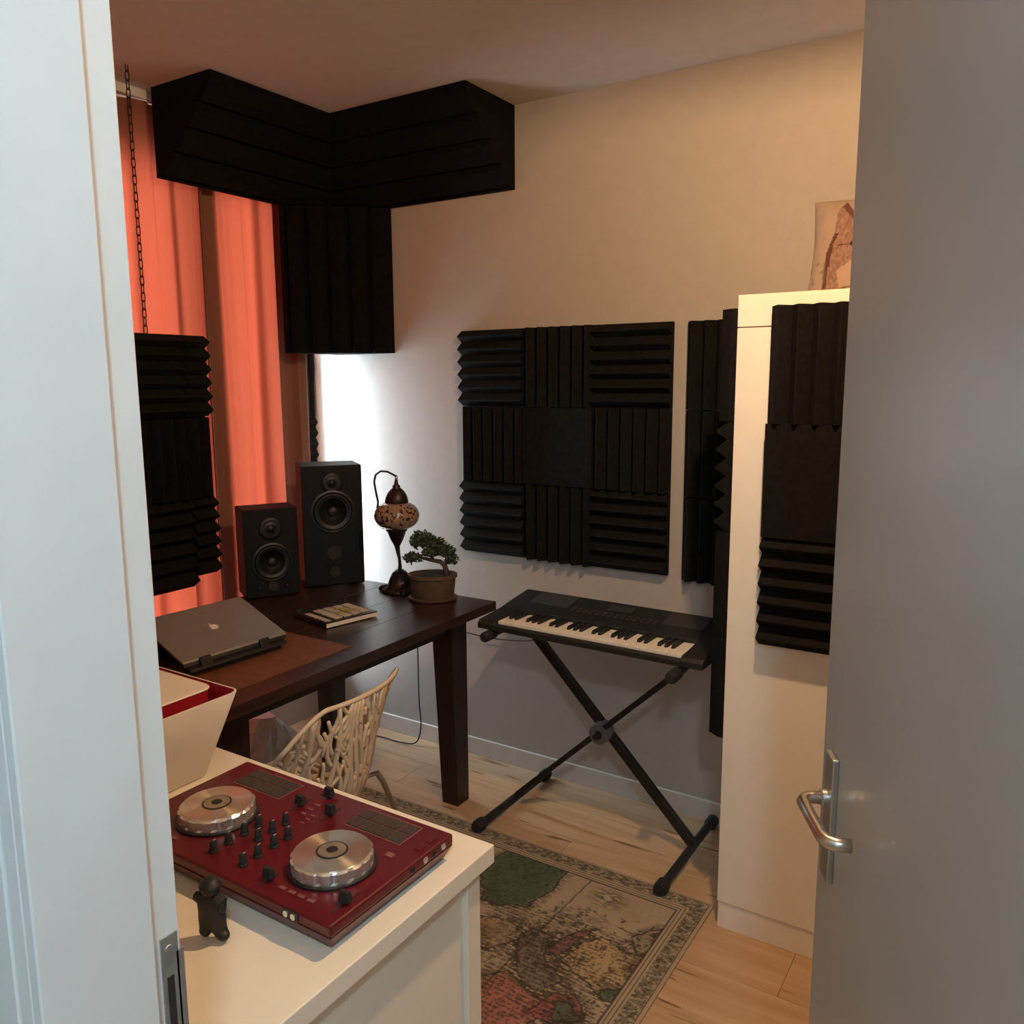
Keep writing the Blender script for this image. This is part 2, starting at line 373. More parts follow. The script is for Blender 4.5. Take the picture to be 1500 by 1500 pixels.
rows_ = ['top', 'middle', 'bottom']; cols_ = ['left', 'centre', 'right']
for r in range(3):
    for c in range(3):
        pos = 'centre' if (r, c) == (1, 1) else f'{rows_[r]} {cols_[c]}'
        tile(kinds[r][c], (PX+.3*c, -.0005, 1.5-.3*r), 0, f'black foam tile {words[kinds[r][c]]}, {pos} of the nine-tile wall square', 'foam tiles of the nine-tile square')
for r, k in enumerate(('v', 'v', 'v')):
    tile(k, (1.632, -.0005, 1.497-.302*r), 0, f'black foam tile on the wall between the nine-tile square and wardrobe, {rows_[r]} of its column', 'foam tiles on the wall beside the wardrobe')
WX, WYF, WT = 1.98, -.575, 1.817
for r, k in enumerate(('v', 'h', 'v')):
    for q, yy in enumerate((-.27, -.57)):
        tile(k, (WX-.0005, yy+.3, 1.485-.3*r), -PI/2, f'black foam tile on the wardrobe side, {rows_[r]} row, {"towards the wall" if q == 0 else "at the front edge"}', 'foam tiles on the wardrobe side')
tile('v', (WX-.0005, -.27, .585), -PI/2, 'black foam tile on the wardrobe side, lowest one just above the keyboard', 'foam tiles on the wardrobe side')
tile('v', (2.073, WYF-.0005, 1.484), 0, 'black foam tile with broad vertical ridges, top of the wardrobe door column', 'foam tiles on the wardrobe door', n=6)
tile('flat', (2.073, WYF-.0005, 1.186), 0, 'smooth black foam tile in the middle of the wardrobe door column', 'foam tiles on the wardrobe door')
tile('h', (2.073, WYF-.0005, .888), 0, 'black foam tile with deep horizontal ridges, bottom of the wardrobe door column', 'foam tiles on the wardrobe door')
# strip of foam on the window wall in the corner
tile('v', (XA+.0005, -.062, 1.44), PI/2, 'narrow foam strip with upright ridges in the bright window corner', 'foam strips in the window corner', w_=.060, n=2, dep=.034)
tile('h', (XA+.0005, -.062, 1.14), PI/2, 'narrow foam strip with a zigzag edge in the bright window corner', 'foam strips in the window corner', w_=.060, dep=.036)
# bass traps
TX = -.028; TD = .315
def trap_profile():
    pts = [(0, 0), (TD, 0), (TD, -.02)]
    n = 4
    for i in range(n):
        t0 = (i+.15)/n; t1 = (i+.5)/n; t2 = (i+.85)/n; t3 = (i+1)/n
        f = lambda t, o: (TD+(.03-TD)*t+o*.7, -.02+(-.30+.02)*t-o*.7)
        pts += [f(t0, .008), f(t1, .013), f(t2, .008), f(min(t3, .985), -.012)]
    return pts+[(.02, -.30), (0, -.30)]
tp = trap_profile()
ht = MB().loops([[(TX+a, -.86, H-.001+b) for a, b in tp], [(TX+a, -a-.0003, H-.001+b) for a, b in tp]]).build('bass_trap', 'trap')
tag(ht, 'black foam bass trap along the ceiling above the salmon curtains', 'bass trap', 'corner bass traps')
ht2 = MB().loops([[(TX+a+.0003, -a-.0002, H-.001+b) for a, b in tp], [(.925, -a-.0002, H-.001+b) for a, b in tp]]).build('bass_trap', 'trap')
tag(ht2, 'black foam bass trap along the ceiling above the bare wall', 'bass trap', 'corner bass traps')
pv = [(TX, 0), (.312, 0), (.312, -.018)]
n = 5
for i in range(n):
    f = lambda t, o: (.312+(TX+.02-.312)*t+o*.7, -.018+(-.30+.018)*t-o*.7)
    pv += [f((i+.15)/n, .006), f((i+.5)/n, .011), f((i+.85)/n, .006), f(min((i+1)/n, .985), -.012)]
pv += [(TX+.02, -.305), (TX, -.305)]
vt = MB().extrude(pv, 1.72, H-.304).build('bass_trap', 'trap')
tag(vt, 'black foam bass trap standing upright in the room corner', 'bass trap', 'corner bass traps')
# hanging panel with chains
hp = thing('hanging_foam_panel', 'black foam panel hung on a chain in front of the curtains', 'foam panel', (.10, -.815, .90))
bx('backing_board', 'trap', (-.012, 0, -.72, -.004, .0, .865), hp)
ZR = [(.578, 'h'), (.289, 'v'), (0., 'h')]
for (a, wd, dz) in ((0, .10, 0), (.102, .30, -.035), (.404, .30, -.035)):
    for z0, k in ZR:
        nn = 6 if k == 'h' else max(2, round(wd/.05))
        t_ = tile(k, (.0005, -wd-a-.002, z0+(dz if z0 == 0 else 0)), PI/2, '', '', w_=wd, h_=.287+(.035 if dz and z0 == 0 else 0), n=nn, parent=hp)
def link_mesh():
    pts = []
    for i in range(6): a = PI*i/5; pts.append((.0065*math.cos(a), 0, .0095+.0065*math.sin(a)))
    for i in range(6): a = PI+PI*i/5; pts.append((.0065*math.cos(a), 0, -.0095+.0065*math.sin(a)))
    return MB().tube(pts, .0018, 6, closed=True)
lk = None
for yy in (-.215, -.62):
    ch = MB(); z = .865; k = 0
    while z < H-.90-.005:
        if lk is None: lk = link_mesh().build('chain_link', 'iron', hp, smooth='all'); o = lk
        else: o = copy_part(lk, hp)
        o.location = (-.006, yy, z+.012); o.rotation_euler = (0, 0, rad(20)+(PI/2 if k % 2 else 0)); z += .0268; k += 1

# ------------------------------------------------------------------ curtains
def curtain(name, ys, xs, zt, zb, label):
    m = MB(); n = len(ys); nz = 14; vs = []; fs = []
    for k in range(nz+1):
        t = k/nz; z = zt+(zb-zt)*t
        for j in range(n):
            sway = 1+.35*t
            vs.append((-.083+(xs[j])*sway+.004*math.sin(j*.7+3*t), ys[j]+.012*math.sin(ys[j]*23+t*2.2)*t, z))
    for k in range(nz):
        for j in range(n-1): a = k*n+j; fs.append((a, a+1, a+1+n, a+n))
    m.add(vs, fs); o = m.build(name, 'curtain', smooth='all'); return tag(o, label, 'curtain', 'salmon window curtains')
def fold_path(y0, y1, wl, amp, seed, double_end=None):
    rnd = random.Random(seed); ys = []; xs = []; y = y0; ph = rnd.random()*6
    N = int(abs(y1-y0)/.006)
    for i in range(N+1):
        t = i/N; y = y0+(y1-y0)*t
        ph += .006/wl*2*PI*(.7+.6*(.5+.5*math.sin(t*11+seed)))
        s = math.sin(ph); s = math.copysign(abs(s)**.8, s)
        xs.append(amp*s*(.65+.35*math.sin(t*7+seed*2))); ys.append(y+.010*math.sin(2*ph))
    return ys, xs
ys, xs = fold_path(-.150, -.665, .17, .030, 3)
# the right hem is folded back on itself, doubling the cloth
ys = [-.315+.0085*i for i in range(19)]+ys; xs = [-.030+.007*math.sin(i*.55)+.0008*i for i in range(19)]+xs
curtain('curtain', ys, xs, H-.034, .20, 'salmon curtain nearest the room corner, behind the two loudspeakers')
ys, xs = fold_path(-.572, -1.62, .19, .030, 5)
xs = [x-.012 for x in xs]
curtain('curtain', ys, xs, H-.034, .20, 'salmon curtain behind the hanging foam panel and chain')

# ------------------------------------------------------------------ wooden desk
DZ = .782; DX0, DX1, DY0, DY1 = .12, 1.0, -1.53, -.265
dk = thing('wooden_desk', 'dark espresso wooden table used as a desk under the window', 'desk', (.56, -.9, 0))
W = lambda b: (b[0]-.56, b[1]-.56, b[2]+.9, b[3]+.9, b[4], b[5])
n_b = 5; bw = (DX1-DX0)/n_b
for i in range(n_b): bx('plank', 'wood', W((DX0+i*bw+(.0004 if i else 0), DX0+(i+1)*bw, DY0, DY1, DZ-.034, DZ)), dk, bevel=.0015)
for (a, b, c, d) in ((DX0+.10, DX1-.10, DY1-.105, DY1-.08), (DX0+.10, DX1-.10, DY0+.08, DY0+.105), (DX1-.125, DX1-.10, DY0+.1, DY1-.1), (DX0+.10, DX0+.125, DY0+.1, DY1-.1)):
    bx('apron', 'legwood', W((a, b, c, d, .68, DZ-.034)), dk)
for fx, sx in ((.918, -1), (.20, 1)):
    for fy, sy in ((-.343, -1), (-1.452, 1)):
        t = .095; bt = .074
        q = lambda s_, e: [(fx-.56, fy+.9), (fx-.56+sx*s_, fy+.9), (fx-.56+sx*s_, fy+.9+sy*s_), (fx-.56, fy+.9+sy*s_)]
        b_ = [(x, y, .0068 if (sx < 0 and sy > 0) else 0) for x, y in q(bt, 0)]; t_ = [(x, y, DZ-.034) for x, y in q(t, 0)]
        MB().hexa(b_, t_).build('leg', 'legwood', dk, bevel=.003)
tag(bx('desk_mat', 'leather', (-.16, .16, -.29, .29, 0, .002)), 'brown leather desk mat along the front edge of the dark desk', 'desk mat').location = (.755, -1.245, DZ)

# ------------------------------------------------------------------ laptop on stand
lp = thing('laptop_stand', 'low black slanted laptop stand on the dark desk', 'laptop stand', (.64, -1.23, DZ+.0022), rad(-4))
tilt = math.atan2(.075, .21)
def sl(x, y, z):  # slope frame: x from front edge backwards (-X)
    return (.10-x*math.cos(tilt)-z*math.sin(tilt), y, .020+x*math.sin(tilt)+z*math.cos(tilt))
def sbox(name, m, x0, x1, y0, y1, z0, z1, par, bevel=0):
    p = [sl(a, b, c) for c in (z0, z1) for a, b in ((x0, y0), (x1, y0), (x1, y1), (x0, y1))]
    return MB().hexa(p[:4], p[4:]).build(name, m, par, bevel=bevel)
sbox('tray', 'black', -.012, .235, -.165, .165, 0, .008, lp, .002)
for yy in (-.11, .09): sbox('hook', 'black', -.013, -.003, yy-.018, yy+.018, .008, .032, lp, .002)
MB().box(-.16, -.13, -.14, .14, 0, .082).build('rear_support', 'black', lp, bevel=.003)
MB().box(.07, .10, -.15, .15, 0, .018).build('front_foot', 'black', lp, bevel=.003)
lt = thing('laptop', 'closed silver laptop with a pale apple logo on its lid', 'laptop', (.64, -1.23, DZ+.0022), rad(-4))
sbox('base', 'black', 0, .24, -.176, .176, .009, .019, lt, .003)
sbox('lid', 'silver', 0, .24, -.177, .177, .0195, .0275, lt, .003)
ap = []
for i in range(28):
    a = 2*PI*i/28; r = .0135*(1+.05*math.cos(2*a)-.10*max(0, math.sin(a))**8-.07*max(0, -math.sin(a))**10); ap.append((r*math.cos(a), r*math.sin(a)*1.05))
lg = MB()
ap2 = []
for x, y_ in ap:      # bite taken from the side
    d = math.hypot(x-.0155, y_-.001)
    if d < .0065: x = .0155-math.sqrt(max(0, .0065**2-(y_-.001)**2)); 
    ap2.append((x, y_))
lg.loops([[sl(.12+y_, -x, .0276) for x, y_ in ap2], [sl(.12+y_, -x, .0281) for x, y_ in ap2]])
lf = [(.0, .0155), (.0015, .0195), (.006, .0225), (.0055, .018), (.002, .0155)]
lg.loops([[sl(.12+y_, -x, .0276) for x, y_ in lf], [sl(.12+y_, -x, .0281) for x, y_ in lf]])
lg.build('logo', 'logo', lt)['label'] = 'pale apple logo'
# audio interface behind the laptop
ai = thing('audio_interface', 'low black audio interface on the desk behind the laptop', 'audio device', (.36, -1.15, DZ), rad(8))
bx('case', 'black', (-.08, .08, -.15, .15, .004, .05), ai, bevel=.005)
for i in range(5): MB().lathe([(.009, .08), (.008, .094)], 14, (0, -.11+i*.055, .028), 'x').build('knob', 'blackrub', ai, smooth=True)
for sx in (-.06, .06):
    for sy in (-.12, .12): MB().lathe([(.008, 0), (.008, .005)], 10, (sx, sy, 0)).build('foot', 'blackrub', ai)

# ------------------------------------------------------------------ pad controller
pc = thing('pad_controller', 'flat square pad controller with cream and yellow pads on the desk', 'controller', (.632, -.735, DZ), rad(-12))
bx('case', 'black', (-.105, .105, -.105, .105, .003, .020), pc, bevel=.002)
bx('front_edge', 'padwhite', (.1052, .1072, -.104, .104, .0035, .0165), pc)
bx('base', 'black', (-.09, .09, -.09, .09, 0, .003), pc)
for i in range(4):
    for j in range(4):
        bx('pad', 'padyel' if (i, j) in ((1, 2), (2, 2), (2, 1)) else 'padcream', (-.050+i*.036, -.021+i*.036, -.058+j*.038, -.027+j*.038, .020, .0245), pc, bevel=.001)
for j in range(4): bx('button', 'padcream', (-.045+j*.035, -.013+j*.035, -.096, -.075, .020, .022), pc, bevel=.001)
for j in range(5): bx('button', 'kbgrey', (-.095, -.068, -.085+j*.036, -.062+j*.036, .020, .022), pc, bevel=.001)
for sx in (-1, 1): MB().lathe([(.008, .020), (.007, .032)], 14, (-.082, sx*.094, 0)).build('knob', 'blackrub', pc, smooth=True)

# ------------------------------------------------------------------ loudspeakers
def speaker(name, label, loc, rz, w_, h_, d_, kind):
    t = thing(name, label, 'loudspeaker', loc, rz, 'loudspeakers on the desk')
    # local: front face at x=0 facing +x, width along y centred
    bx('cabinet', 'spk', (-d_, 0, -w_/2, w_/2, .004, h_), t, bevel=.004)
    for sy in (-1, 1): bx('foot', 'blackrub', (-d_+.02, -.02, sy*w_*.35-.012, sy*w_*.35+.012, 0, .004), t)
    if kind == 'small':
        wz, wr, tz, tr_ = h_*.40, w_*.33, h_*.78, .03
    else:
        wz, wr, tz, tr_ = h_*.62, w_*.33, h_*.86, .028
    MB().lathe([(wr*1.12, .0), (wr*1.12, .004), (wr*1.02, .006), (wr*.96, .003)], 32, (0, 0, wz), 'x', cap=False).build('woofer_ring', 'black', t, smooth=True)
    wf = MB().lathe([(wr*.97, .003), (wr*.90, .009), (wr*.82, .004), (wr*.3, -.0005), (wr*.28, .004), (wr*.15, .008), (0.001, .009)], 32, (.0012, 0, wz), 'x').build('woofer', 'cone', t, smooth='all')
    MB().lathe([(tr_*1.5, 0), (tr_*1.5, .003), (tr_*1.0, .004), (tr_*.5, .001), (tr_*.45, .006), (.001, .010)], 28, (.0005, 0, tz), 'x').build('tweeter', 'cone', t, smooth='all')
    pz = h_*.13
    if kind == 'small':
        MB().lathe([(.02, .0), (.02, .003), (.015, .003), (.015, .0005)], 20, (.0002, .0, pz), 'x').build('port', 'gap', t, smooth=True)
        for sy in (-.055, .05): MB().lathe([(.007, 0), (.006, .012)], 12, (0, sy, pz), 'x').build('knob', 'black', t, smooth=True)
    else:
        for z_, r_ in ((h_*.28, .03), (h_*.12, .022)):
            MB().lathe([(r_, 0), (r_, .003), (r_*.8, .003), (r_*.78, .0005)], 20, (.0002, .0, z_), 'x').build('port', 'gap', t, smooth=True)
    return t
speaker('loudspeaker', 'smaller black loudspeaker on the desk, in front of the salmon curtain', (.238, -.662, DZ), rad(-29), .205, .345, .145, 'small')
speaker('loudspeaker', 'taller black loudspeaker on the desk by the bright corner', (.312, -.405, DZ), rad(-37), .238, .49, .20, 'tall')

# ------------------------------------------------------------------ Turkish lamp
tl = thing('mosaic_lamp', 'unlit bronze swan-neck lamp with a brown mosaic glass globe', 'table lamp', (.592, -.335, DZ))
MB().lathe([(.072, 0), (.074, .008), (.066, .014), (.05, .024), (.042, .05), (.03, .075), (.014, .088)], 26).build('base', 'bronze', tl, smooth='all')
for i in range(3):
    a = rad(200+i*120); MB().tube([(.05*math.cos(a), .05*math.sin(a), .014), (.075*math.cos(a), .075*math.sin(a), .010), (.088*math.cos(a), .088*math.sin(a), .004)], [.012, .014, .006], 8).build('foot', 'bronze', tl, smooth='all')
MB().tube([(0, 0, .085), (.002, 0, .105), (.000, 0, .13), (-.006, 0, .155), (-.010, 0, .18), (-.012, .0, .20)], [.009, .0065, .006, .008, .011, .015], 10).build('stem', 'bronze', tl, smooth='all')
MB().lathe([(.006, .17), (.016, .19), (.024, .205), (.032, .225), (.036, .238), (.042, .244), (.040, .252)], 24, (-.010, 0, 0)).build('cup', 'bronze', tl, smooth='all')
gl = []
for i in range(15):
    a = -PI*.40+PI*.80*i/14; gl.append((.088*math.cos(a)**.75, .302+.056*math.sin(a)))
MB().lathe(gl, 36, (-.008, 0, 0)).build('globe', 'mosaic', tl, smooth='all')
MB().lathe([(.044, .352), (.046, .358), (.042, .375), (.034, .392), (.024, .404), (.014, .412), (.016, .418), (.009, .424), (.006, .44), (.002, .444)], 24, (-.006, 0, 0)).build('cap', 'bronze', tl, smooth='all')
cw = Vector((.84, .54, 0))
neck = []
for (u_, z_) in ((-.055, .25), (-.078, .28), (-.080, .315), (-.074, .355), (-.082, .40), (-.087, .435), (-.080, .462), (-.060, .476), (-.035, .474), (-.012, .462), (0, .455)):
    neck.append((cw.x*u_-.004, cw.y*u_, z_))
MB().tube(neck, .0042, 8).build('neck', 'bronze', tl, smooth='all')
ring = lambda c, r, ax: [(c[0]+(r*math.cos(a) if ax else 0), c[1]+(0 if ax else r*math.cos(a)), c[2]+r*1.3*math.sin(a)) for a in [2*PI*i/12 for i in range(12)]]
for i in range(2): MB().tube(ring((-.005, 0, .448-.011*i+.004), .006, i % 2), .0014, 6, closed=True).build('chain_link', 'bronze', tl, smooth='all')

# ------------------------------------------------------------------ bonsai
bo = thing('bonsai', 'small dark green bonsai tree in an oval brown clay pot', 'bonsai', (.778, -.365, DZ))
def oval(prof, n=32, k=.78):
    return [[(r*math.cos(2*PI*j/n), r*k*math.sin(2*PI*j/n), z) for j in range(n)] for r, z in prof]
rz_ = Matrix.Rotation(rad(32), 3, 'Z')
def rotl(rings): return [[tuple(rz_ @ Vector(p)) for p in r] for r in rings]
MB().loops(rotl(oval([(.070, .002), (.080, .012), (.088, .085), (.094, .088), (.094, .100), (.086, .100), (.083, .086)]))).build('pot', 'clay', bo, smooth=True)
MB().loops(rotl(oval([(.083, .086), (.05, .089), (.01, .091)]))).build('soil', 'soil', bo, smooth='all')
MB().loops(rotl(oval([(.085, 0), (.092, .004), (.094, .012), (.088, .012)]))).build('saucer', 'clay', bo, smooth=True)
ux = Vector((.84, .54, 0)); uy = Vector((-.54, .84, 0))
P = lambda u_, v_, z_: ux*u_+uy*v_+Vector((0, 0, z_))
MB().tube([P(.055, 0, .086), P(.052, 0, .11), P(.046, .0, .13), P(.032, 0, .145), P(.005, 0, .15), P(-.03, 0, .158), P(-.06, 0, .165)], [.014, .011, .010, .009, .008, .006, .003], 9).build('trunk', 'bark', bo, smooth='all')
MB().tube([P(.046, 0, .13), P(.058, .01, .15), P(.06, .01, .175)], [.008, .006, .003], 8).build('branch', 'bark', bo, smooth='all')
MB().tube([P(.005, 0, .15), P(-.01, .01, .18), P(-.02, .01, .21)], [.007, .005, .003], 8).build('branch', 'bark', bo, smooth='all')
fo = MB(); rnd = random.Random(4)
for (cu, cv, cz, ru, rz2, cnt) in ((-.035, 0, .225, .048, .036, 620), (.015, .005, .205, .042, .03, 420), (.052, 0, .185, .036, .026, 360), (-.072, 0, .158, .034, .022, 300), (.072, 0, .150, .026, .022, 220), (-.005, -.01, .18, .03, .018, 200)):
    for i in range(cnt):
        a = rnd.random()*2*PI; el = math.asin(rnd.uniform(-.75, 1)); rr = rnd.random()**.33
        c = P(cu+ru*rr*math.cos(el)*math.cos(a), cv+ru*.8*rr*math.cos(el)*math.sin(a), cz+rz2*rr*math.sin(el))
        d = Vector((rnd.gauss(0, 1), rnd.gauss(0, 1), rnd.gauss(.5, .8))).normalized(); s_ = d.orthogonal().normalized()
        L_ = rnd.uniform(.009, .016); wd = rnd.uniform(.0014, .0028)
        fo.add([c-s_*wd, c+d*L_*.5-s_*wd*1.4, c+d*L_, c+d*L_*.5+s_*wd*1.4, c+s_*wd], [(0, 1, 2, 3, 4)])
f_ = fo.build('foliage', 'leaf', bo); f_['kind'] = 'stuff'

# ------------------------------------------------------------------ chair
ch = thing('lattice_chair', 'ivory plastic chair with a branch-lattice back and bent metal legs', 'chair', (1.02, -1.28, 0))
def shell_pt(u, v):   # u across -1..1, v: 0 seat front ... 1 top of back; sitter faces -X
    if v < .45:
        t = v/.45; x = -.25+.40*t; z = .445-.03*math.sin(t*PI); hw = .205-.01*t
        z += .03*abs(u)**2.5*t; x -= .225*abs(u)**2.2*t**3
    else:
        t = (v-.45)/.55; x = .15+.055*t+.055*math.sin(min(1, t*2.2)*PI/2)*.6; z = .445+.352*t**1.15-.0*t; hw = .150+.075*t**.8
        x -= (.060+.165*(1-t)**.85)*abs(u)**2.2
        if u < 0: z -= .24*max(0, -u-.5)**1.5*t
        hw = .192+.02*t; z += .03*abs(u)**2.5*(1-t)
    y = hw*u
    return Vector((x, y, z))
rnd = random.Random(11)
def strand(m, u0, v0, u1, v1, r0, r1, wig=.05):
    n = 11; ph = rnd.uniform(0, 6); pts = []; rs = []
    for i in range(n):
        t = i/(n-1); u = u0+(u1-u0)*t+wig*math.sin(ph+t*4.2)*math.sin(PI*t); v = v0+(v1-v0)*t
        pts.append(shell_pt(max(-1, min(1, u)), max(0, min(1, v)))); rs.append(r0+(r1-r0)*t)
    m.tube(pts, rs, 6)
lb = MB(); ls = MB()
for i in range(15):
    b = -1+2*(i+.5)/15+rnd.uniform(-.04, .04); strand(lb, b*.86, .44, b*1.0+rnd.uniform(-.16, .16), 1, .0085, .0062, .07)
for i in range(105):
    v0 = .46+.48*rnd.random(); u0 = rnd.uniform(-.98, .92); du = rnd.choice((-1, 1))*rnd.uniform(.08, .26); strand(lb, u0, v0, u0+du, min(1, v0+rnd.uniform(.07, .20)), .0066, .0046, .03)
for i in range(15):
    b = -1+2*(i+.5)/15; strand(ls, b*.95, 0, b*.9+rnd.uniform(-.1, .1), .45, .007, .008, .06)
for i in range(55):
    v0 = .02+.36*rnd.random(); u0 = rnd.uniform(-.95, .9); du = rnd.choice((-1, 1))*rnd.uniform(.1, .3); strand(ls, u0, v0, u0+du, v0+rnd.uniform(.05, .12), .006, .005, .03)
lb.build('backrest', 'chair', ch, smooth='all'); ls.build('seat', 'chair', ch, smooth='all')
# rim bead
MB().tube([shell_pt(1, v/60) for v in range(0, 61)]+[shell_pt(1-u/20, 1) for u in range(1, 41)]+[shell_pt(-1, 1-v/60) for v in range(1, 61)]+[shell_pt(-1+u/20, 0) for u in range(1, 40)], .0065, 8, closed=True).build('rim', 'chair', ch, smooth='all')
for sy in (-1, 1):
    MB().tube([(.03, sy*.06, .405), (.05, sy*.13, .425), (.06, sy*.205, .450), (.062, sy*.242, .443), (.062, sy*.268, .405), (.062, sy*.323, .28), (.06, sy*.385, .0095)], .0085, 10).build('leg', 'steel', ch, smooth='all')
    MB().tube([(-.02, sy*.10, .405), (-.08, sy*.14, .42), (-.12, sy*.20, .435), (-.13, sy*.235, .43), (-.135, sy*.262, .39), (-.14, sy*.31, .26), (-.15, sy*.37, .0095)], .0085, 10).build('leg', 'steel', ch, smooth='all')
MB().box(-.06, .06, -.11, .11, .398, .41).build('seat_bracket', 'steel', ch, bevel=.002)

# ------------------------------------------------------------------ keyboard stand + keyboard
st = thing('keyboard_stand', 'black folding X-shaped keyboard stand on the laminate floor', 'keyboard stand', (1.43, -.27, 0))
sw = lambda x, y, z: (x-1.43, y+.27, z)
BY = -.27
bm1 = MB().bar(sw(1.125, BY+.018, .715), sw(1.785, BY+.018, .04), .032, .024).build('beam', 'stand', st, bevel=.002)
bm2 = MB().bar(sw(1.80, BY-.018, .715), sw(1.104, BY-.018, .048), .020, .020).build('beam', 'stand', st, bevel=.002)
MB().lathe([(.036, -.03), (.038, -.026), (.038, .026), (.036, .03)], 24, sw(1.448, BY, .37), 'y').build('hub', 'hub', st, smooth=True)
MB().lathe([(.012, -.05), (.015, -.045), (.015, -.03)], 12, sw(1.448, BY, .37), 'y').build('bolt', 'stand', st, smooth=True)
for (x, y0, y1) in ((1.09, -.545, -.03), (1.785, -.545, -.03)):
    f = MB().tube([sw(x, y0+.035, .026), sw(x, y1-.03, .026)], .015, 12).build('foot_bar', 'stand', st, smooth=True)
    for a, b, zc in ((y0, y0+.05, .029), (y1-.05, y1, .0225)): MB().tube([sw(x, a, zc), sw(x, a+.008, zc), sw(x, b-.008, zc), sw(x, b, zc)], [.018, .022, .022, .018], 12).build('end_cap', 'blackrub', f, smooth=True)
for (x, y0, y1) in ((1.115, -.52, -.06), (1.81, -.56, -.06)):
    f = MB().tube([sw(x, y0+.03, .7265), sw(x, y1-.03, .7265)], .013, 12).build('support_arm', 'stand', st, smooth=True)
    for a, b in ((y0, y0+.07), (y1-.07, y1)): MB().tube([sw(x, a, .7265), sw(x, a+.008, .7265), sw(x, b-.008, .7265), sw(x, b, .7265)], [.014, .0185, .0185, .014], 12).build('arm_grip', 'blackrub', f, smooth=True)
kb = thing('electronic_keyboard', 'black 49-key electronic keyboard resting on the X stand', 'keyboard', (1.475, -.32, .7465), rad(-1.0))
KX0, KX1 = -.405, .415
def prism_x(prof, x0, x1): return MB().loops([[(x0, a, b) for a, b in prof], [(x1, a, b) for a, b in prof]])
prism_x([(-.172, 0), (-.172, .017), (-.166, .0225), (-.155, .0225), (-.155, .011), (-.028, .011), (-.028, .0425), (.02, .050), (.155, .070), (.165, .064), (.165, .0)], KX0+.072, KX1-.072).build('body', 'kbgrey', kb, bevel=.0015, seg=1)
for a, b in ((KX0, KX0+.0715), (KX1-.0715, KX1)):
    prism_x([(-.172, 0), (-.172, .020), (-.160, .030), (-.03, .041), (.02, .050), (.155, .070), (.165, .064), (.165, .0)], a, b).build('end_cheek', 'kbgrey', kb, bevel=.003)
KW = (.82-.146)/29; wk = None; k0 = KX0+.073
for i in range(29):
    if wk is None:
        wk = MB().box(.0004, KW-.0004, -.152, -.030, .0115, .0315).build('white_key', 'ivory', kb, bevel=.001, seg=1); o = wk
    else: o = copy_part(wk, kb)
    o.location = (k0+i*KW, 0, 0)
bk = None
for i in range(28):
    if i % 7 in (2, 6): continue
    if bk is None:
        bk = MB().hexa([(-.0062, -.112, .0305), (.0062, -.112, .0305), (.0062, -.030, .0305), (-.0062, -.030, .0305)], [(-.0048, -.104, .0425), (.0048, -.104, .0425), (.0048, -.030, .0425), (-.0048, -.030, .0425)]).build('black_key', 'black', kb, bevel=.001, seg=1); o = bk
    else: o = copy_part(bk, kb)
    o.location = (k0+(i+1)*KW, 0, 0)
zt = lambda y: .050+(y-.02)*.02/.135
def topslab(name, m, x0, x1, y0, y1, th, par=kb):
    return MB().hexa([(x0, y0, zt(y0)), (x1, y0, zt(y0)), (x1, y1, zt(y1)), (x0, y1, zt(y1))], [(x0, y0, zt(y0)+th), (x1, y0, zt(y0)+th), (x1, y1, zt(y1)+th), (x0, y1, zt(y1)+th)]).build(name, m, par)
for a, b in ((-.33, -.17), (.19, .33)): topslab('speaker_grille', 'grille', a, b, .045, .145, .0015)
topslab('display', 'gap', -.03, .06, .085, .135, .0015)
for r in range(2):
    for c in range(14): topslab('button', 'pad', -.15+c*.024, -.138+c*.024, .035+r*.02, .043+r*.02, .002)

# ------------------------------------------------------------------ wardrobe
wd = thing('wardrobe', 'tall narrow white wardrobe standing against the wall at right', 'wardrobe', (2.47, -.29, 0))
ww = lambda b: (b[0]-2.47, b[1]-2.47, b[2]+.29, b[3]+.29, b[4], b[5])
bx('carcass', 'cab', ww((WX, 2.96, WYF+.019, -.003, .0, WT)), wd)
bx('header', 'cab', ww((WX, 2.96, WYF, WYF+.0185, 1.735, WT)), wd, bevel=.001)
for a, b in ((WX, 2.469), (2.471, 2.96)):
    d_ = bx('door', 'cab', ww((a, b, WYF, WYF+.0185, .083, 1.732)), wd, bevel=.001)
    hxx = 2.44 if a == WX else 2.50
    bx('handle', 'steel', ww((hxx-.006, hxx+.006, WYF-.025, WYF, .95, 1.10)), d_, bevel=.003)
bx('plinth', 'cab', ww((WX+.002, 2.958, WYF+.004, WYF+.0185, 0, .08)), wd)
# pillow with an animal print
pw, ph_ = .40, .31
def pillow_pt(u, v, side):
    e = (1-(2*u-1)**4)*(1-(2*v-1)**4); b = .055*max(0, e)**.55
    x = (u-.5)*pw*(1-.05*math.sin(PI*v)); z = v*ph_*(1-.03*math.sin(PI*u)*(1 if v > .5 else 0))
    return (x, -b*side, z)
NP = 110; pm = MB(); rings = []
vs = []; fs = []
for side in (1, -1):
    k = len(vs)
    for j in range(NP+1):
        for i in range(NP+1): vs.append(pillow_pt(i/NP, j/NP, side))
    for j in range(NP):
        for i in range(NP):
            a = k+j*(NP+1)+i; q = (a, a+1, a+NP+2, a+NP+1); fs.append(q if side == 1 else q[::-1])
pm.add(vs, fs)
pil = pm.build('pillow', 'pillow', smooth='all', loc=(2.252, -.165, WT+.001), rot=(rad(-12), 0, 0))
tag(pil, 'square cushion printed with a wolf face on top of the wardrobe', 'cushion')
nv = len(pil.data.vertices); co = np.zeros(nv*3); pil.data.vertices.foreach_get('co', co); co = co.reshape(-1, 3)
u = co[:, 0]+pw/2; v = co[:, 2]
